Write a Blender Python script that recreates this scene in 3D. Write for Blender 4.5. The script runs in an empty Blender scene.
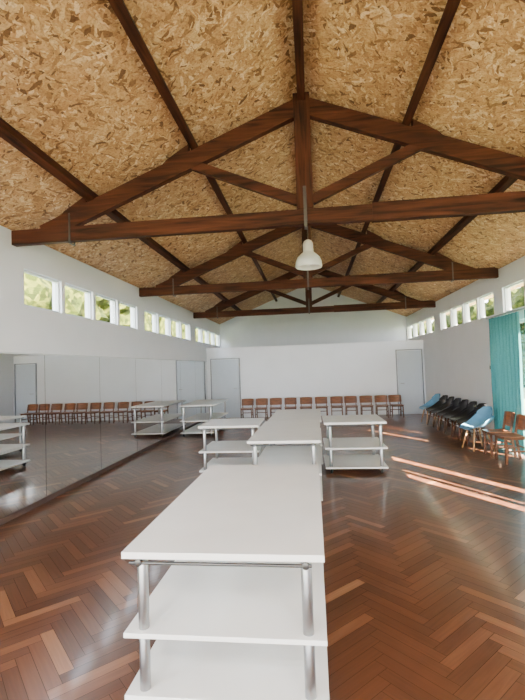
import bpy, bmesh, math, random
from mathutils import Vector, Matrix
random.seed(7)
scene = bpy.context.scene
COL = scene.collection

# ------------------------------------------------------------ dimensions
XL, XR = -3.63, 3.72
Y0, YP, YG = -8.0, 14.75, 17.1
RIDGE = 4.97; SL = 0.40
WB, WT = 2.60, 3.08           # clerestory band
TRUSS_Y = [0.95, 4.93, 8.9, 13.2]
PURL = (-2.6, -1.3, 0, 1.18, 2.5)

# ------------------------------------------------------------ node helpers
def new_mat(name):
    m = bpy.data.materials.new(name); m.use_nodes = True
    nt = m.node_tree
    b = nt.nodes['Principled BSDF']
    return m, nt, b
def N(nt, t, **kw):
    n = nt.nodes.new(t)
    for k, v in kw.items(): setattr(n, k, v)
    return n
def ramp(nt, stops):
    r = N(nt, 'ShaderNodeValToRGB')
    e = r.color_ramp.elements
    e[0].position = stops[0][0]; e[0].color = (*stops[0][1], 1)
    e[1].position = stops[-1][0]; e[1].color = (*stops[-1][1], 1)
    for p, c in stops[1:-1]:
        x = e.new(p); x.color = (*c, 1)
    return r
def coords(nt, scale=(1,1,1), rot=(0,0,0), kind='Object'):
    tc = N(nt, 'ShaderNodeTexCoord'); mp = N(nt, 'ShaderNodeMapping')
    mp.inputs['Scale'].default_value = scale
    mp.inputs['Rotation'].default_value = rot
    nt.links.new(tc.outputs[kind], mp.inputs['Vector'])
    return mp
def simple(name, col, rough=0.5, metal=0.0, var=0.06, scale=6, bump=0.0):
    m, nt, b = new_mat(name)
    mp = coords(nt)
    no = N(nt, 'ShaderNodeTexNoise'); no.inputs['Scale'].default_value = scale; no.inputs['Detail'].default_value = 5
    nt.links.new(mp.outputs[0], no.inputs['Vector'])
    lo = tuple(max(0, c*(1-var)) for c in col); hi = tuple(min(1, c*(1+var)) for c in col)
    r = ramp(nt, [(0.3, lo), (0.7, hi)])
    nt.links.new(no.outputs['Fac'], r.inputs[0]); nt.links.new(r.outputs[0], b.inputs['Base Color'])
    b.inputs['Roughness'].default_value = rough; b.inputs['Metallic'].default_value = metal
    if bump:
        bp = N(nt, 'ShaderNodeBump'); bp.inputs['Strength'].default_value = bump
        nt.links.new(no.outputs['Fac'], bp.inputs['Height']); nt.links.new(bp.outputs[0], b.inputs['Normal'])
    return m
def wood(name, c1, c2, scale, rough=0.6, spec=0.4):
    m, nt, b = new_mat(name)
    mp = coords(nt, scale)
    no = N(nt, 'ShaderNodeTexNoise'); no.inputs['Scale'].default_value = 1; no.inputs['Detail'].default_value = 6
    no.inputs['Distortion'].default_value = 0.6
    nt.links.new(mp.outputs[0], no.inputs['Vector'])
    r = ramp(nt, [(0.3, c1), (0.5, tuple((a+b_)/2 for a, b_ in zip(c1, c2))), (0.72, c2)])
    nt.links.new(no.outputs['Fac'], r.inputs[0]); nt.links.new(r.outputs[0], b.inputs['Base Color'])
    bp = N(nt, 'ShaderNodeBump'); bp.inputs['Strength'].default_value = 0.25; bp.inputs['Distance'].default_value = 0.01
    nt.links.new(no.outputs['Fac'], bp.inputs['Height']); nt.links.new(bp.outputs[0], b.inputs['Normal'])
    b.inputs['Roughness'].default_value = rough
    b.inputs['Specular IOR Level'].default_value = spec
    return m

M_wall = simple('painted_wall', (0.82, 0.84, 0.88), 0.55, var=0.02, scale=2)
M_part = simple('painted_partition', (0.83, 0.855, 0.90), 0.35, var=0.02, scale=2)
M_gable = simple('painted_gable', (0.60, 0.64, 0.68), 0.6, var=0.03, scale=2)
M_door = simple('door_paint', (0.52, 0.58, 0.65), 0.4, var=0.02)
M_dframe = simple('door_frame_paint', (0.22, 0.25, 0.28), 0.4, var=0.02)
M_frame = simple('window_frame_paint', (0.62, 0.66, 0.68), 0.45)
M_trim = simple('trim_dark', (0.08, 0.05, 0.04), 0.5)
M_trimw = simple('trim_white', (0.8, 0.82, 0.85), 0.5)
DK1, DK2 = (0.006, 0.0022, 0.0014), (0.068, 0.020, 0.010)
M_beamX = wood('beam_wood_x', DK1, DK2, (1.6, 22, 22), .7, .12)
M_beamY = wood('beam_wood_y', DK1, DK2, (22, 1.6, 22), .7, .12)
M_beamZ = wood('beam_wood_z', DK1, DK2, (22, 22, 1.6), .7, .12)
M_steel = simple('steel', (0.40, 0.41, 0.42), 0.36, 1.0, 0.04)
M_dsteel = simple('dark_steel', (0.08, 0.08, 0.08), 0.35, 0.9)
M_white = simple('white_laminate', (0.79, 0.79, 0.765), 0.42, var=0.035, scale=3)
M_rubber = simple('rubber', (0.02, 0.02, 0.02), 0.6)
M_chair = wood('chair_wood', (0.13, 0.042, 0.016), (0.30, 0.11, 0.042), (6, 6, 40), 0.35)
M_chairleg = wood('chair_leg_wood', (0.06, 0.022, 0.010), (0.16, 0.06, 0.026), (20, 20, 4), 0.4)
M_beech = wood('beech_wood', (0.40, 0.21, 0.09), (0.58, 0.34, 0.17), (20, 20, 4), 0.4)
M_blue = simple('blue_plastic', (0.13, 0.33, 0.52), 0.35, var=0.03)
M_black = simple('black_plastic', (0.012, 0.012, 0.016), 0.35)
M_plast = simple('white_plastic', (0.75, 0.76, 0.74), 0.4)

# OSB ceiling
def osb():
    m, nt, b = new_mat('osb_board')
    prev = None; alt = None
    for i, (ang, sx, sy, sc) in enumerate([(0.25, 1, 3.2, 9), (1.15, 1, 3.6, 10), (-0.6, 1, 3.0, 8.5), (1.75, 1, 3.4, 11), (-1.1, 1, 3.8, 12), (0.75, 1, 3.2, 9.5)]):
        tc = N(nt, 'ShaderNodeTexCoord'); 
        wob = N(nt, 'ShaderNodeTexNoise'); wob.inputs['Scale'].default_value = 7; wob.inputs['Detail'].default_value = 2
        nt.links.new(tc.outputs['Object'], wob.inputs['Vector'])
        ad = N(nt, 'ShaderNodeVectorMath', operation='MULTIPLY_ADD')
        ad.inputs[1].default_value = (0.10, 0.10, 0); 
        nt.links.new(wob.outputs['Color'], ad.inputs[0]); nt.links.new(tc.outputs['Object'], ad.inputs[2])
        rt = N(nt, 'ShaderNodeVectorRotate', rotation_type='Z_AXIS'); rt.inputs['Angle'].default_value = ang
        nt.links.new(ad.outputs[0], rt.inputs['Vector'])
        ml = N(nt, 'ShaderNodeVectorMath', operation='MULTIPLY'); ml.inputs[1].default_value = (sx*sc*1.08, sy*sc*1.08, 0.0)
        nt.links.new(rt.outputs[0], ml.inputs[0])
        off = N(nt, 'ShaderNodeVectorMath', operation='ADD'); off.inputs[1].default_value = (i*7.3, i*3.1, i*2.0)
        nt.links.new(ml.outputs[0], off.inputs[0])
        v = N(nt, 'ShaderNodeTexVoronoi'); v.inputs['Scale'].default_value = 1.0
        nt.links.new(off.outputs[0], v.inputs['Vector'])
        sp = N(nt, 'ShaderNodeSeparateColor'); nt.links.new(v.outputs['Color'], sp.inputs[0])
        if prev is None:
            prev, alt = sp.outputs[0], sp.outputs[1]
        else:
            gt = N(nt, 'ShaderNodeMath', operation='GREATER_THAN')
            nt.links.new(sp.outputs[0], gt.inputs[0]); nt.links.new(prev, gt.inputs[1])
            mx = N(nt, 'ShaderNodeMath', operation='MAXIMUM')
            nt.links.new(sp.outputs[0], mx.inputs[0]); nt.links.new(prev, mx.inputs[1])
            mi = N(nt, 'ShaderNodeMix'); mi.data_type = 'FLOAT'
            nt.links.new(gt.outputs[0], mi.inputs[0]); nt.links.new(alt, mi.inputs[2]); nt.links.new(sp.outputs[1], mi.inputs[3])
            prev, alt = mx.outputs[0], mi.outputs[0]
    r = ramp(nt, [(0.0, (0.12, 0.055, 0.022)), (0.09, (0.24, 0.125, 0.052)), (0.26, (0.41, 0.23, 0.103)), (0.65, (0.50, 0.305, 0.15)), (0.86, (0.59, 0.40, 0.215)), (1.0, (0.74, 0.56, 0.36))])
    nt.links.new(alt, r.inputs[0])
    mp = coords(nt, (1, 1, 1)); n2 = N(nt, 'ShaderNodeTexNoise'); n2.inputs['Scale'].default_value = 55; n2.inputs['Detail'].default_value = 4
    nt.links.new(mp.outputs[0], n2.inputs['Vector'])
    r2 = ramp(nt, [(0.32, (0.64, 0.61, 0.58)), (0.55, (1, 1, 1))]); nt.links.new(n2.outputs['Fac'], r2.inputs[0])
    mu = N(nt, 'ShaderNodeMix'); mu.data_type = 'RGBA'; mu.blend_type = 'MULTIPLY'; mu.inputs[0].default_value = 1
    nt.links.new(r.outputs[0], mu.inputs[6]); nt.links.new(r2.outputs[0], mu.inputs[7])
    nt.links.new(mu.outputs[2], b.inputs['Base Color'])
    b.inputs['Roughness'].default_value = 0.65
    b.inputs['Specular IOR Level'].default_value = 0.25
    return m
M_osb = osb()

def floor_mat():
    m, nt, b = new_mat('parquet')
    at = N(nt, 'ShaderNodeAttribute'); at.attribute_name = 'plank'
    uv = N(nt, 'ShaderNodeUVMap'); uv.uv_map = 'UVMap'
    mp = N(nt, 'ShaderNodeMapping'); mp.inputs['Scale'].default_value = (3.0, 55, 1)
    nt.links.new(uv.outputs[0], mp.inputs['Vector'])
    no = N(nt, 'ShaderNodeTexNoise'); no.inputs['Scale'].default_value = 1; no.inputs['Detail'].default_value = 5; no.inputs['Distortion'].default_value = 0.5
    nt.links.new(mp.outputs[0], no.inputs['Vector'])
    sp = N(nt, 'ShaderNodeSeparateColor'); nt.links.new(at.outputs['Color'], sp.inputs[0])
    ma = N(nt, 'ShaderNodeMath', operation='MULTIPLY_ADD'); ma.inputs[1].default_value = 0.4; 
    nt.links.new(no.outputs['Fac'], ma.inputs[0])
    sc = N(nt, 'ShaderNodeMath', operation='MULTIPLY_ADD'); sc.inputs[1].default_value = 0.72; sc.inputs[2].default_value = -0.06
    nt.links.new(sp.outputs[0], sc.inputs[0]); nt.links.new(sc.outputs[0], ma.inputs[2])
    r = ramp(nt, [(0.0, (0.050, 0.018, 0.009)), (0.3, (0.105, 0.039, 0.019)), (0.6, (0.172, 0.070, 0.034)), (0.85, (0.245, 0.113, 0.056)), (1.0, (0.33, 0.17, 0.09))])
    nt.links.new(ma.outputs[0], r.inputs[0]); nt.links.new(r.outputs[0], b.inputs['Base Color'])
    b.inputs['Roughness'].default_value = 0.28
    b.inputs['Specular IOR Level'].default_value = 0.45
    b.inputs['Coat Weight'].default_value = 0.3; b.inputs['Coat Roughness'].default_value = 0.10
    return m
M_floor = floor_mat()
M_gap = simple('floor_gap', (0.02, 0.008, 0.005), 0.7)

m, nt, b = new_mat('mirror_glass'); M_mirror = m
b.inputs['Metallic'].default_value = 1; b.inputs['Base Color'].default_value = (0.88, 0.90, 0.90, 1); b.inputs['Roughness'].default_value = 0.008
m, nt, b = new_mat('window_glass'); M_glass = m
tr = N(nt, 'ShaderNodeBsdfTransparent'); gl = N(nt, 'ShaderNodeBsdfGlossy'); gl.inputs['Roughness'].default_value = 0.02
mx = N(nt, 'ShaderNodeMixShader'); mx.inputs[0].default_value = 0.04
nt.links.new(tr.outputs[0], mx.inputs[1]); nt.links.new(gl.outputs[0], mx.inputs[2]); nt.links.new(mx.outputs[0], nt.nodes['Material Output'].inputs[0])
m, nt, b = new_mat('curtain_fabric'); M_curt = m
tl = N(nt, 'ShaderNodeBsdfTranslucent'); df = N(nt, 'ShaderNodeBsdfDiffuse')
wv = N(nt, 'ShaderNodeTexNoise'); wv.inputs['Scale'].default_value = 60
mp = coords(nt); nt.links.new(mp.outputs[0], wv.inputs['Vector'])
rr = ramp(nt, [(0.3, (0.055, 0.21, 0.25)), (0.7, (0.085, 0.28, 0.32))]); nt.links.new(wv.outputs['Fac'], rr.inputs[0])
nt.links.new(rr.outputs[0], tl.inputs[0]); nt.links.new(rr.outputs[0], df.inputs[0])
mx = N(nt, 'ShaderNodeMixShader'); mx.inputs[0].default_value = 0.035
nt.links.new(df.outputs[0], mx.inputs[1]); nt.links.new(tl.outputs[0], mx.inputs[2]); nt.links.new(mx.outputs[0], nt.nodes['Material Output'].inputs[0])

def leaves(name, a, c, d):
    m, nt, b = new_mat(name)
    mp = coords(nt); no = N(nt, 'ShaderNodeTexVoronoi'); no.inputs['Scale'].default_value = 5
    n2 = N(nt, 'ShaderNodeTexNoise'); n2.inputs['Scale'].default_value = 1.2
    nt.links.new(mp.outputs[0], no.inputs['Vector']); nt.links.new(mp.outputs[0], n2.inputs['Vector'])
    sp = N(nt, 'ShaderNodeSeparateColor'); nt.links.new(no.outputs['Color'], sp.inputs[0])
    av = N(nt, 'ShaderNodeMath', operation='ADD'); nt.links.new(sp.outputs[0], av.inputs[0]); nt.links.new(n2.outputs['Fac'], av.inputs[1])
    hf = N(nt, 'ShaderNodeMath', operation='MULTIPLY'); hf.inputs[1].default_value = 0.55; nt.links.new(av.outputs[0], hf.inputs[0])
    r = ramp(nt, [(0.15, a), (0.5, c), (0.85, d)]); nt.links.new(hf.outputs[0], r.inputs[0])
    nt.links.new(r.outputs[0], b.inputs['Base Color']); b.inputs['Roughness'].default_value = 0.9
    b.inputs['Specular IOR Level'].default_value = 0.1
    return m
M_leaf = leaves('foliage', (0.002, 0.004, 0.0006), (0.012, 0.019, 0.002), (0.045, 0.052, 0.008))
M_grass = simple('grass', (0.16, 0.20, 0.09), 0.9, var=0.3, scale=3)

# ------------------------------------------------------------ mesh builder
class MB:
    def __init__(s): s.bm = bmesh.new(); s.mats = []
    def mi(s, mat):
        if mat not in s.mats: s.mats.append(mat)
        return s.mats.index(mat)
    def _fin(s, verts, mat, smooth=False):
        i = s.mi(mat)
        fs = set(f for v in verts for f in v.link_faces)
        for f in fs: f.material_index = i; f.smooth = smooth
    def box(s, x0, x1, y0, y1, z0, z1, mat, rot=None):
        c = Vector(((x0+x1)/2, (y0+y1)/2, (z0+z1)/2))
        M = Matrix.Translation(c) @ (rot if rot else Matrix()) @ Matrix.Diagonal((abs(x1-x0), abs(y1-y0), abs(z1-z0), 1))
        r = bmesh.ops.create_cube(s.bm, size=1, matrix=M); s._fin(r['verts'], mat)
    def beam(s, p, q, w, d, mat, up=(0, 0, 1)):
        """w = width along cross axis, d = depth along up-ish axis"""
        p, q = Vector(p), Vector(q); t = (q-p); L = t.length; t.normalize()
        side = t.cross(Vector(up)).normalized(); u = side.cross(t).normalized()
        R = Matrix((t, side, u)).transposed().to_4x4()
        M = Matrix.Translation((p+q)/2) @ R @ Matrix.Diagonal((L, w, d, 1))
        r = bmesh.ops.create_cube(s.bm, size=1, matrix=M); s._fin(r['verts'], mat)
    def cyl(s, p, q, r1, mat, r2=None, seg=20):
        p, q = Vector(p), Vector(q); t = q-p
        R = t.to_track_quat('Z', 'Y').to_matrix().to_4x4()
        M = Matrix.Translation((p+q)/2) @ R
        r = bmesh.ops.create_cone(s.bm, cap_ends=True, segments=seg, radius1=r1, radius2=r1 if r2 is None else r2, depth=t.length, matrix=M)
        s._fin(r['verts'], mat, True)
    def grid(s, pts, mat, smooth=True):
        vs = [[s.bm.verts.new(p) for p in row] for row in pts]; i = s.mi(mat)
        for a in range(len(vs)-1):
            for c in range(len(vs[0])-1):
                f = s.bm.faces.new((vs[a][c], vs[a][c+1], vs[a+1][c+1], vs[a+1][c])); f.material_index = i; f.smooth = smooth
    def lathe(s, prof, mat, cx=0, cy=0, seg=32):
        rows = [[(cx+r*math.cos(2*math.pi*k/seg), cy+r*math.sin(2*math.pi*k/seg), z) for k in range(seg+1)] for r, z in prof]
        s.grid(rows, mat)
    def mesh(s, name):
        me = bpy.data.meshes.new(name); 
        s.bm.to_mesh(me); s.bm.free()
        for m in s.mats: me.materials.append(m)
        return me
    def obj(s, name, bevel=0, loc=(0, 0, 0), rz=0):
        o = bpy.data.objects.new(name, s.mesh(name)); COL.objects.link(o)
        o.location = loc; o.rotation_euler = (0, 0, rz)
        if bevel:
            b = o.modifiers.new('bev', 'BEVEL'); b.width = bevel; b.segments = 2; b.limit_method = 'ANGLE'; b.angle_limit = 0.7
        return o
def inst(name, me, loc, rz=0, bevel=0, sz=1):
    o = bpy.data.objects.new(name, me); COL.objects.link(o); o.location = loc; o.rotation_euler = (0, 0, rz); o.scale = (1, 1, sz)
    if bevel:
        b = o.modifiers.new('bev', 'BEVEL'); b.width = bevel; b.segments = 2; b.limit_method = 'ANGLE'; b.angle_limit = 0.7
    return o

# ------------------------------------------------------------ floor (real herringbone planks)
def build_floor():
    bm = bmesh.new(); uvl = bm.loops.layers.uv.new('UVMap'); cl = bm.loops.layers.color.new('plank')
    w = 0.084; n = 6; g = 0.0013
    a = math.radians(45); ca, sa = math.cos(a), math.sin(a)
    cy = (Y0+YG)/2
    def put(cx0, cy0, cx1, cy1, horiz):
        x0, x1, y0, y1 = cx0*w+g, cx1*w-g, cy0*w+g, cy1*w-g
        mx, my = (x0+x1)/2, (y0+y1)/2
        X, Y = mx*ca-my*sa, mx*sa+my*ca+cy
        if X < XL-.5 or X > XR+.5 or Y < Y0-.5 or Y > YG+.5: return
        vs = [bm.verts.new((x*ca-y*sa, x*sa+y*ca+cy, 0)) for x, y in ((x0, y0), (x1, y0), (x1, y1), (x0, y1))]
        f = bm.faces.new(vs)
        r = random.gauss(0.5, 0.22); r = min(1, max(0, r)); ou, ov = random.random()*50, random.random()*50
        L = n*w
        uvs = [(0, 0), (L, 0), (L, w), (0, w)] if horiz else [(0, 0), (0, w), (L, w), (L, 0)]
        for lp, (u, v) in zip(f.loops, uvs):
            lp[uvl].uv = (u+ou, v+ov); lp[cl] = (r, random.random(), 0, 1)
    R = 240
    for j in range(-R, R):
        for k in range(-R//(2*n)-20, R//(2*n)+20):
            x = j+2*n*k
            if abs(x) < R: put(x, j, x+n, j+1, True)
            y = j-2*n+1+2*n*k
            if abs(y) < R: put(j, y, j+1, y+n, False)
    for co, no in (((XL, 0, 0), (-1, 0, 0)), ((XR, 0, 0), (1, 0, 0)), ((0, Y0, 0), (0, -1, 0)), ((0, YG, 0), (0, 1, 0))):
        bmesh.ops.bisect_plane(bm, geom=bm.verts[:]+bm.edges[:]+bm.faces[:], plane_co=co, plane_no=no, clear_outer=True)
    for f in bm.faces: f.material_index = 0
    r = bmesh.ops.create_cube(bm, size=1, matrix=Matrix.Translation(((XL+XR)/2, cy, -0.053)) @ Matrix.Diagonal((XR-XL+.3, YG-Y0+.2, 0.1, 1)))
    for v in r['verts']:
        for f in v.link_faces: f.material_index = 1
    me = bpy.data.meshes.new('floor'); bm.to_mesh(me); bm.free()
    me.materials.append(M_floor); me.materials.append(M_gap)
    o = bpy.data.objects.new('floor', me); COL.objects.link(o)
build_floor()

# ------------------------------------------------------------ ceiling
mb = MB()
T = 0.10
def slab(xe):
    z0 = RIDGE; z1 = RIDGE-SL*abs(xe)
    ys = (Y0-1.2, YG+0.3)
    v = [mb.bm.verts.new(p) for p in ((0, ys[0], z0), (xe, ys[0], z1), (xe, ys[1], z1), (0, ys[1], z0), (0, ys[0], z0+T), (xe, ys[0], z1+T), (xe, ys[1], z1+T), (0, ys[1], z0+T))]
    i = mb.mi(M_osb)
    for q in ((0, 1, 2, 3), (7, 6, 5, 4), (0, 4, 5, 1), (1, 5, 6, 2), (2, 6, 7, 3), (3, 7, 4, 0)):
        f = mb.bm.faces.new([v[k] for k in q]); f.material_index = i
slab(XL-.3); slab(XR+.7)  # unseen right overhang added to keep sun out of the clerestory
mb.obj('ceiling')

# ------------------------------------------------------------ walls
WTk = 0.15
wins = [(a+i*0.925, a+i*0.925+0.84) for a in (-6.9, -2.95, 1.07, 5.12, 9.15, 13.40) for i in range(4)]
def side_wall(name, xi, xo, holes):
    mb = MB(); x0, x1 = min(xi, xo), max(xi, xo)
    zt = RIDGE-SL*max(abs(xi), abs(xo))
    y = Y0
    for (a, b_, z0, z1) in holes:
        mb.box(x0, x1, y, a, 0, WB, M_wall)
        if z1 < WB: mb.box(x0, x1, a, b_, z1, WB, M_wall)
        if z0 > 0.001: mb.box(x0, x1, a, b_, 0, z0, M_wall)
        y = b_
    mb.box(x0, x1, y, YG, 0, WB, M_wall)
    y = Y0
    for a, b_ in wins:
        mb.box(x0, x1, y, a, WB, WT, M_wall); y = b_
    mb.box(x0, x1, y, YG, WB, WT, M_wall)
    mb.box(x0, x1, Y0, YG, WT, zt, M_wall)
    mb.box(min(xi, xi+(xo-xi)*.2), max(xi, xi+(xo-xi)*.2), Y0, YG, zt, RIDGE-SL*(abs(xi)+.03)-.001, M_wall)
    mb.obj(name)
OY0, OY1 = 2.62, 8.95
side_wall('wall_left', XL, XL-WTk, [(-7.4, 0.3, 0.0, 2.5)])  # unseen rear opening added to let in more sky light
side_wall('wall_right', XR, XR+WTk, [(OY0, OY1, 0.0, 2.4)])
k = 1
for xi, s in ((XL, -1), (XR, 1)):
    for a, b_ in wins:
        mb = MB(); xa, xb = xi+s*0.04, xi+s*0.09; x0, x1 = min(xa, xb), max(xa, xb); t = 0.025
        mb.box(x0, x1, a, b_, WB, WB+t, M_frame); mb.box(x0, x1, a, b_, WT-t, WT, M_frame)
        mb.box(x0, x1, a, a+t, WB+t, WT-t, M_frame); mb.box(x0, x1, b_-t, b_, WB+t, WT-t, M_frame)
        xm = (x0+x1)/2
        mb.box(xm-.002, xm+.002, a+t, b_-t, WB+t, WT-t, M_glass)
        mb.obj('window_%d' % k); k += 1
# gable wall back
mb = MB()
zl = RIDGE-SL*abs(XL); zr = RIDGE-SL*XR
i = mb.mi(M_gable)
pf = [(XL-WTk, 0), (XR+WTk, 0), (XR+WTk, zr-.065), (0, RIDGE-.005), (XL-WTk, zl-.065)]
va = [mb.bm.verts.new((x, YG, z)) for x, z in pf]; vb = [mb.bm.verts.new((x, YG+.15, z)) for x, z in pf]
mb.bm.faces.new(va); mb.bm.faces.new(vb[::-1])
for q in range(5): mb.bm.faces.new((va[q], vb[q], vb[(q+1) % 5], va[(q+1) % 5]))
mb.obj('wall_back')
# partition, doors surface mounted
mb = MB(); PH = 2.40
D1 = (-3.50, -2.46, 2.06); D2 = (2.80, 3.66, 2.14)
mb.box(XL, XR, YP, YP+.12, 0, PH, M_part); mb.box(XL, XR, YP, YP+.12, PH+.001, PH+.035, M_trimw)
mb.obj('wall_partition')
for n_, d in (('door_1', D1), ('door_2', D2)):
    mb = MB()
    mb.box(d[0]+.045, d[1]-.045, YP-.035, YP-.004, 0.012, d[2]-.045, M_door)
    for a, b_ in ((d[0], d[0]+.03), (d[1]-.03, d[1])): mb.box(a, b_, YP-.05, YP-.002, 0.001, d[2], M_dframe)
    mb.box(d[0]+.03, d[1]-.03, YP-.05, YP-.002, d[2]-.03, d[2], M_dframe)
    hx = d[1]-.12 if n_ == 'door_1' else d[0]+.12
    mb.cyl((hx, YP-.035, 1.02), (hx, YP-.09, 1.02), .012, M_steel); mb.cyl((hx, YP-.09, 1.02), (hx+.11*(-1 if n_ == 'door_1' else 1), YP-.09, 1.02), .01, M_steel)
    mb.obj(n_)
mb = MB(); mb.box(D1[1]+.01, D2[0]-.01, YP-.018, YP-.001, 0.001, .09, M_trimw); mb.obj('baseboard_back')
mb = MB(); mb.box(XR-.018, XR-.001, 9.0, YP-.01, 0.001, .09, M_trimw); mb.obj('baseboard_right')

# mirrors on left wall
mb = MB(); y = 14.6; MZ0, MZ1 = 0.07, 1.97
while y > 2:
    a = y-1.52
    mb.box(XL+.004, XL+.03, a+.004, y-.004, MZ0, MZ1, M_mirror); y = a
mb.box(XL+.001, XL+.045, y, 14.62, 0.001, MZ0-.002, M_trim)
mb.box(XL+.001, XL+.036, y, 14.62, MZ1+.001, MZ1+.018, M_frame)
mb.obj('wall_mirror')

# ------------------------------------------------------------ trusses
CH = 3.41; RC = 4.73
def rz_(x): return RC-SL*abs(x)
for ty in TRUSS_Y:
    mb = MB()
    mb.box(XL+.002, 1.05, ty-.045, ty+.045, CH-.09, CH+.09, M_beamX)
    mb.box(.75, XR-.002, ty-.052, ty+.048, CH-.10, CH+.105, M_beamX)
    for s, xe in ((-1, -3.22), (1, 3.28)):
        mb.beam((0.0, ty, rz_(0)), (xe, ty, rz_(xe)), .085, .20, M_beamX)
        mb.beam((s*.08, ty, CH+.20), (s*1.33, ty, rz_(1.33)-.05), .07, .11, M_beamX)
        for px in [abs(p) for p in PURL if p*s > 0]:
            pts = [(s*(px+.055), rz_(px+.055)+.08), (s*(px+.42), rz_(px+.42)+.08), (s*(px+.33), rz_(px+.33)+.14), (s*(px+.055), rz_(px+.055)+.20)]
            fa = [mb.bm.verts.new((x, ty-.04, z)) for x, z in pts]; fb = [mb.bm.verts.new((x, ty+.04, z)) for x, z in pts]
            i = mb.mi(M_beamX)
            for q in [fa, fb[::-1]] + [[fa[k2], fb[k2], fb[(k2+1) % 4], fa[(k2+1) % 4]] for k2 in range(4)]:
                f = mb.bm.faces.new(q); f.material_index = i
    mb.box(-.095, .095, ty-.055, ty+.055, CH+.092, RC+.13, M_beamZ)
    mb.box(-.018, .018, ty-.063, ty-.057, CH-.12, CH+.35, M_dsteel)
    mb.box(-.018, .018, ty+.057, ty+.063, CH-.12, CH+.35, M_dsteel)
    mb.box(-.018, .018, ty-.063, ty+.063, CH-.12, CH-.107, M_dsteel)
    for sx in (-2.86, 2.86):
        for yy in (ty-.060, ty+.055): mb.box(sx-.012, sx+.012, yy, yy+.005, CH-.12, CH+.25, M_dsteel)
        mb.box(sx-.012, sx+.012, ty-.06, ty+.06, CH-.125, CH-.115, M_dsteel)
    bmesh.ops.recalc_face_normals(mb.bm, faces=mb.bm.faces)
    mb.obj('roof_truss', bevel=.006)
for px in PURL:
    mb = MB(); top = RIDGE-SL*abs(px)
    if px == 0: mb.box(-.045, .045, Y0, YG-.002, top-.20, top-.02, M_beamY)
    else:
        a = math.atan(SL)*(1 if px < 0 else -1)
        mb.box(px-.045, px+.045, Y0, YG-.002, top-.135, top-.005, M_beamY, Matrix.Rotation(-a, 4, 'Y'))
    mb.obj('ceiling_purlin', bevel=.004)

# ------------------------------------------------------------ pendant lamp
mb = MB(); LX, LY, LZ = 0.02, 6.5, 3.19
mb.lathe([(.197, LZ), (.203, LZ+.02), (.195, LZ+.09), (.17, LZ+.15), (.12, LZ+.20), (.082, LZ+.23), (.08, LZ+.235), (.078, LZ+.36), (.06, LZ+.40), (.03, LZ+.42), (.0, LZ+.425)], M_plast, LX, LY)
mb.lathe([(.19, LZ+.001), (.183, LZ+.08), (.158, LZ+.14), (.11, LZ+.19), (.0, LZ+.20)], M_white, LX, LY)
mb.cyl((LX, LY, LZ+.42), (LX, LY, RIDGE-.2), .007, M_dsteel)
mb.cyl((LX, LY, LZ+.11), (LX, LY, LZ+.19), .03, M_plast)
mb.lathe([(0, LZ+.03), (.03, LZ+.04), (.045, LZ+.075), (.03, LZ+.11), (0, LZ+.12)], M_white, LX, LY)
mb.obj('pendant_lamp')

# ------------------------------------------------------------ work tables
TH = 0.80
def table_mesh(TW, TL):
    mb = MB(); hw, hl = TW/2, TL/2
    mb.box(-hw, hw, -hl, hl, TH-.034, TH, M_white)
    mb.box(-hw+.002, hw-.002, -hl+.002, hl-.002, .378, .403, M_white)
    mb.box(-hw+.002, hw-.002, -hl+.002, hl-.002, .078, .103, M_white)
    lx, ly = hw-.09, hl-.055
    for sx in (-1, 1):
        for sy in (-1, 1):
            x, y = sx*lx, sy*ly
            mb.cyl((x, y, .403), (x, y, TH-.034), .027, M_steel)
            mb.cyl((x, y, .103), (x, y, .378), .027, M_steel)
            mb.cyl((x, y, .066), (x, y, .078), .02, M_dsteel)
            mb.box(x-.022, x-.016, y-.03, y+.03, .03, .068, M_dsteel); mb.box(x+.016, x+.022, y-.03, y+.03, .03, .068, M_dsteel)
            mb.box(x-.022, x+.022, y-.03, y+.03, .062, .068, M_dsteel)
            mb.cyl((x-.014, y, .031), (x+.014, y, .031), .031, M_rubber)
    for sy in (-1, 1):
        y = sy*(hl-.003)
        mb.cyl((-lx-.05, y, TH-.052), (lx+.03, y, TH-.052), .008, M_dsteel)
        for sx in (-1, 1):
            mb.cyl((sx*lx, y-.012, TH-.050), (sx*lx, y+.012, TH-.050), .018, M_dsteel)
            mb.box(sx*lx-.008, sx*lx+.008, min(y, sy*ly), max(y, sy*ly), TH-.057, TH-.044, M_dsteel)
    return mb.mesh('work_table')
T_A = table_mesh(1.01, 1.90); T_B = table_mesh(.90, 1.9); T_C = table_mesh(.96, .98)
def table(me, xc, yc, rz=0): inst('work_table', me, (xc, yc, 0), math.radians(rz), bevel=.004)
table(T_A, -.475, 3.045, -.2)
table(T_B, -.36, 6.22, -.8)
table(T_B, -.31, 8.14, -.6)
table(T_C, .64, 7.35, .4)
table(T_C, -1.35, 7.20, .5)
table(T_B, -2.95, 11.7, 0)

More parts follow.
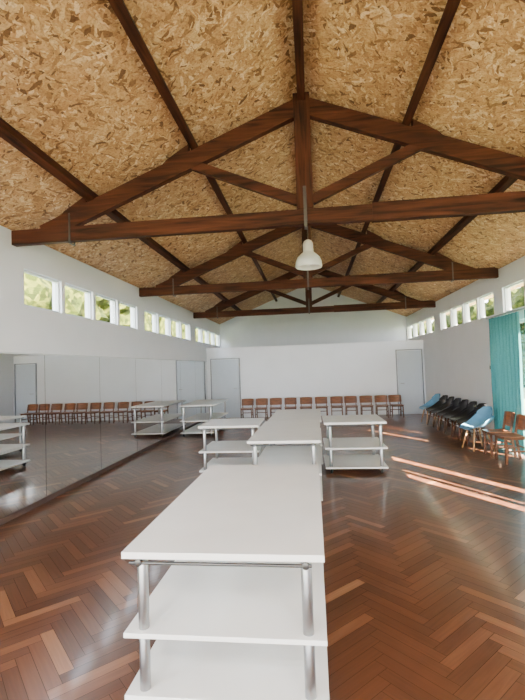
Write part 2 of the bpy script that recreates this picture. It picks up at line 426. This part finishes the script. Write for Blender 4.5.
# ------------------------------------------------------------ chairs
def wooden_chair_mesh():
    mb = MB()
    rows = []
    for j in range(9):
        v = j/8; y = -.20+.38*v
        rows.append([(x*.2*(1-.06*v), y, .435+.012*abs(x)**2-.012*math.sin(v*math.pi)) for x in [k/5-1 for k in range(11)]])
    mb.grid(rows, M_chair); mb.grid([[(x, y, z-.016) for x, y, z in r][::-1] for r in rows], M_chair)
    edge = [r[0] for r in rows]+rows[-1][1:]+[r[-1] for r in rows[::-1]][1:]+rows[0][::-1][1:]
    mb.grid([edge, [(x, y, z-.016) for x, y, z in edge]], M_chair)
    for sx in (-1, 1):
        mb.beam((sx*.17, -.16, 0), (sx*.165, -.15, .425), .03, .03, M_chairleg, (0, 1, 0))
        mb.beam((sx*.17, .23, 0), (sx*.165, .17, .43), .03, .035, M_chairleg, (0, 1, 0))
        mb.beam((sx*.165, .17, .43), (sx*.16, .225, .76), .026, .032, M_chairleg, (0, 1, 0))
        mb.beam((sx*.167, -.15, .2), (sx*.167, .2, .2), .018, .025, M_chairleg)
        mb.beam((sx*.16, -.15, .405), (sx*.16, .17, .405), .02, .04, M_chairleg)
    mb.beam((-.16, -.15, .40), (.16, -.15, .40), .02, .04, M_chairleg)
    mb.beam((-.16, .19, .24), (.16, .19, .24), .018, .025, M_chairleg)
    for dy in (0, .014):
        mb.grid([[(x*.2, .195+dy+.03*(1-x*x)+.05*v-.012, .51+.255*v-.012*abs(x)**4*(1 if v > .5 else -1)) for x in [k/5-1 for k in range(11)]] for v in (0, .33, .66, 1)], M_chair)
    for v, zz in ((0, .51), (1, .765)):
        mb.grid([[(x*.2, .195+dy+.03*(1-x*x)+.05*v-.012, zz-.012*abs(x)**4*(1 if v > .5 else -1)) for x in [k/5-1 for k in range(11)]] for dy in (0, .014)], M_chair)
    return mb.mesh('wooden_chair')
def shell_chair_mesh(shell, legm, name):
    mb = MB()
    prof = [(-.24, .405, .19, .0), (-.21, .43, .215, .01), (-.10, .43, .23, .05), (.02, .425, .235, .12), (.12, .44, .245, .18), (.185, .50, .26, .16), (.22, .60, .26, .07), (.25, .70, .235, .02), (.275, .78, .19, -.03), (.285, .805, .12, -.015)]
    def surf(off):
        rows = []
        for (y, z, hw, arm) in prof:
            row = []
            for k in range(13):
                u = k/6-1
                wrap = -.07*abs(u)**2.5 if z > .5 else 0
                row.append((u*hw*(1+.12*abs(u)*(arm > .1)), y+wrap+off*.8*(z > .46), z+arm*abs(u)**2.6 - off*(z <= .5)))
            rows.append(row)
        return rows
    a = surf(0); b_ = surf(.012)
    mb.grid(a, shell); mb.grid([r[::-1] for r in b_], shell)
    def edge(r): return [q[0] for q in r]+r[-1][1:]+[q[-1] for q in r[::-1]][1:]+r[0][::-1][1:]
    mb.grid([edge(a), edge(b_)], shell)
    for sx in (-1, 1):
        for sy in (-1, 1):
            mb.cyl((sx*.12, sy*.11, .405), (sx*.215, sy*.20+.01, 0), .018, legm, .011, 12)
    for s in (-1, 1):
        mb.cyl((-.15*1, s*.13, .29), (.15, -s*.13, .29), .005, M_dsteel, seg=8)
        mb.cyl((s*.15, -.14, .29), (s*.15, .15, .29), .005, M_dsteel, seg=8)
        mb.cyl((-.13, s*.115, .40), (.13, s*.115, .40), .009, M_dsteel, seg=8)
    return mb.mesh(name)
WC = wooden_chair_mesh()
SB = shell_chair_mesh(M_blue, M_beech, 'blue_shell_chair')
SK = shell_chair_mesh(M_black, M_chairleg, 'black_shell_chair')
xs = [-2.15, -1.68, -1.2, -.72, -.22, .28, .76, 1.22, 1.7, 2.17, 2.62]
for x in xs: inst('wooden_chair', WC, (x, YP-.75, 0), math.radians(random.uniform(-3, 3)), sz=.89)
R90 = math.radians(-90)
for y in (7.6, 8.12): inst('wooden_chair', WC, (3.23, y, 0), R90+math.radians(random.uniform(-4, 4)))
inst('blue_shell_chair', SB, (3.1, 8.70, 0), R90+.15)
for i in range(6): inst('black_shell_chair', SK, (3.26, 9.40+i*.50, 0), R90+random.uniform(-.05, .05))
inst('blue_shell_chair', SB, (3.25, 12.52, 0), R90+.1)

# ------------------------------------------------------------ curtains + glazed opening
def curtain(name, y0, y1, x=3.60):
    mb = MB(); n = int((y1-y0)/.018); rows = []
    for z in (0.03, .6, 1.2, 1.8, 2.3, 2.52):
        row = []
        for i in range(n+1):
            y = y0+(y1-y0)*i/n
            am = .035*(.75+.25*math.sin(y*1.7+z))
            row.append((x+am*math.sin(y*2*math.pi/.15+.5*math.sin(y*3))+.008*math.sin(z*3+y*9), y, z))
        rows.append(row)
    mb.grid(rows, M_curt); return mb.obj(name)
curtain('curtain', 7.88, 9.12); curtain('curtain', 4.56, 7.66); curtain('curtain', 3.60, 4.24)
mb = MB(); mb.cyl((3.60, 2.5, 2.545), (3.60, 9.25, 2.545), .014, M_steel)
for y in (2.55, 5.2, 7.2, 9.2): mb.cyl((3.60, y, 2.545), (XR, y, 2.545), .008, M_steel)
mb.obj('curtain_rail')
mb = MB()
for y, wd in ((OY0, .05), (3.04, .12), (5.9, .05), (7.35, .05), (OY1-.05, .05)):
    mb.box(XR+.05, XR+.10, y, y+wd, 0.051, 2.349, M_frame)
mb.box(XR+.05, XR+.10, OY0, OY1, 2.35, 2.4, M_frame); mb.box(XR+.05, XR+.10, OY0, OY1, 0, .05, M_frame)
mb.box(XR+.072, XR+.076, OY0+.05, OY1-.05, .05, 2.35, M_glass)
mb.obj('window_%d' % k)
mb = MB(); mb.box(XR-.03, XR-.001, 9.36, 9.46, 1.30, 1.62, M_plast); mb.box(XR-.036, XR-.03, 9.38, 9.44, 1.5, 1.58, M_dsteel)
mb.obj('wall_thermostat', bevel=.005)

# ------------------------------------------------------------ outdoors
mb = MB(); mb.box(-80, 80, -60, 90, -.5, -.2, M_grass); mb.obj('ground_lawn')
def hedge(name, x, y0, y1, h, step):
    mb = MB(); y = y0
    while y < y1:
        for lvl in range(4):
            r = random.uniform(1.3, 1.9)*h/6
            M = Matrix.Translation((x+random.uniform(-1, 1), y+random.uniform(-.5, .5), h*(.12+.25*lvl))) @ Matrix.Scale(r, 4)
            rr = bmesh.ops.create_icosphere(mb.bm, subdivisions=3, radius=1, matrix=M)
            c = M.translation
            for v in rr['verts']: v.co += (v.co-c)*random.uniform(-.16, .16)
            mb._fin(rr['verts'], M_leaf)
        y += step
    mb.obj(name)
hedge('garden_hedge', -13, 6, 60, 7.2, 1.6)
hedge('garden_hedge', 16, 16, 70, 6.0, 1.6)

# ------------------------------------------------------------ light
w = bpy.data.worlds.new('sky'); scene.world = w; w.use_nodes = True
nt = w.node_tree; bg = nt.nodes['Background']
tc = N(nt, 'ShaderNodeTexCoord'); sx = N(nt, 'ShaderNodeSeparateXYZ'); nt.links.new(tc.outputs['Generated'], sx.inputs[0])
r = ramp(nt, [(0.0, (1.0, 0.98, 0.96)), (0.35, (0.85, 0.91, 1.0)), (1.0, (0.58, 0.76, 1.0))])
nt.links.new(sx.outputs[2], r.inputs[0]); nt.links.new(r.outputs[0], bg.inputs[0]); bg.inputs[1].default_value = 20.0
d = Vector((.53, -.85, 0)).normalized()*math.cos(math.radians(27)); d.z = math.sin(math.radians(27))
sl = bpy.data.lights.new('sun', 'SUN'); sl.energy = 360; sl.angle = .004; sl.color = (1, .84, .60)
so = bpy.data.objects.new('sun', sl); COL.objects.link(so); so.rotation_euler = d.to_track_quat('Z', 'Y').to_euler(); so.location = (20, -30, 20)

# added fill lights with housings, unseen behind the camera, to brighten the room
for y in (-1.6, -4.8):
    for x in (-1.8, 1.8):
        mb = MB(); mb.box(x-.08, x+.08, y-.6, y+.6, 3.9, 3.96, M_plast)
        for zx in (-.55, .55): mb.cyl((x, y+zx, 3.96), (x, y+zx, RIDGE-SL*1.8), .006, M_steel)
        mb.obj('fill_light_housing')
        al = bpy.data.lights.new('fill_area', 'AREA'); al.shape = 'RECTANGLE'; al.size = .14; al.size_y = 1.2; al.energy = 180; al.color = (1, .98, .96)
        ao = bpy.data.objects.new('fill_light', al); COL.objects.link(ao); ao.location = (x, y, 3.895)

# ------------------------------------------------------------ camera
cam = bpy.data.cameras.new('camera'); co = bpy.data.objects.new('camera', cam); COL.objects.link(co)
cam.sensor_fit = 'VERTICAL'; cam.sensor_height = 36; cam.lens = 430*36/700; cam.clip_start = .05; cam.clip_end = 300
th = math.radians(6.4); ph = math.radians(2.33); r = .034
f = Vector((-math.sin(th)*math.cos(ph), math.cos(th)*math.cos(ph), math.sin(ph)))
r0 = Vector((math.cos(th), math.sin(th), 0)); u0 = r0.cross(f)
rc = r0*math.cos(r)-u0*math.sin(r); uc = u0*math.cos(r)+r0*math.sin(r)
co.matrix_world = Matrix.Translation((0, 0, 1.70)) @ Matrix((rc, uc, -f)).transposed().to_4x4()
scene.camera = co
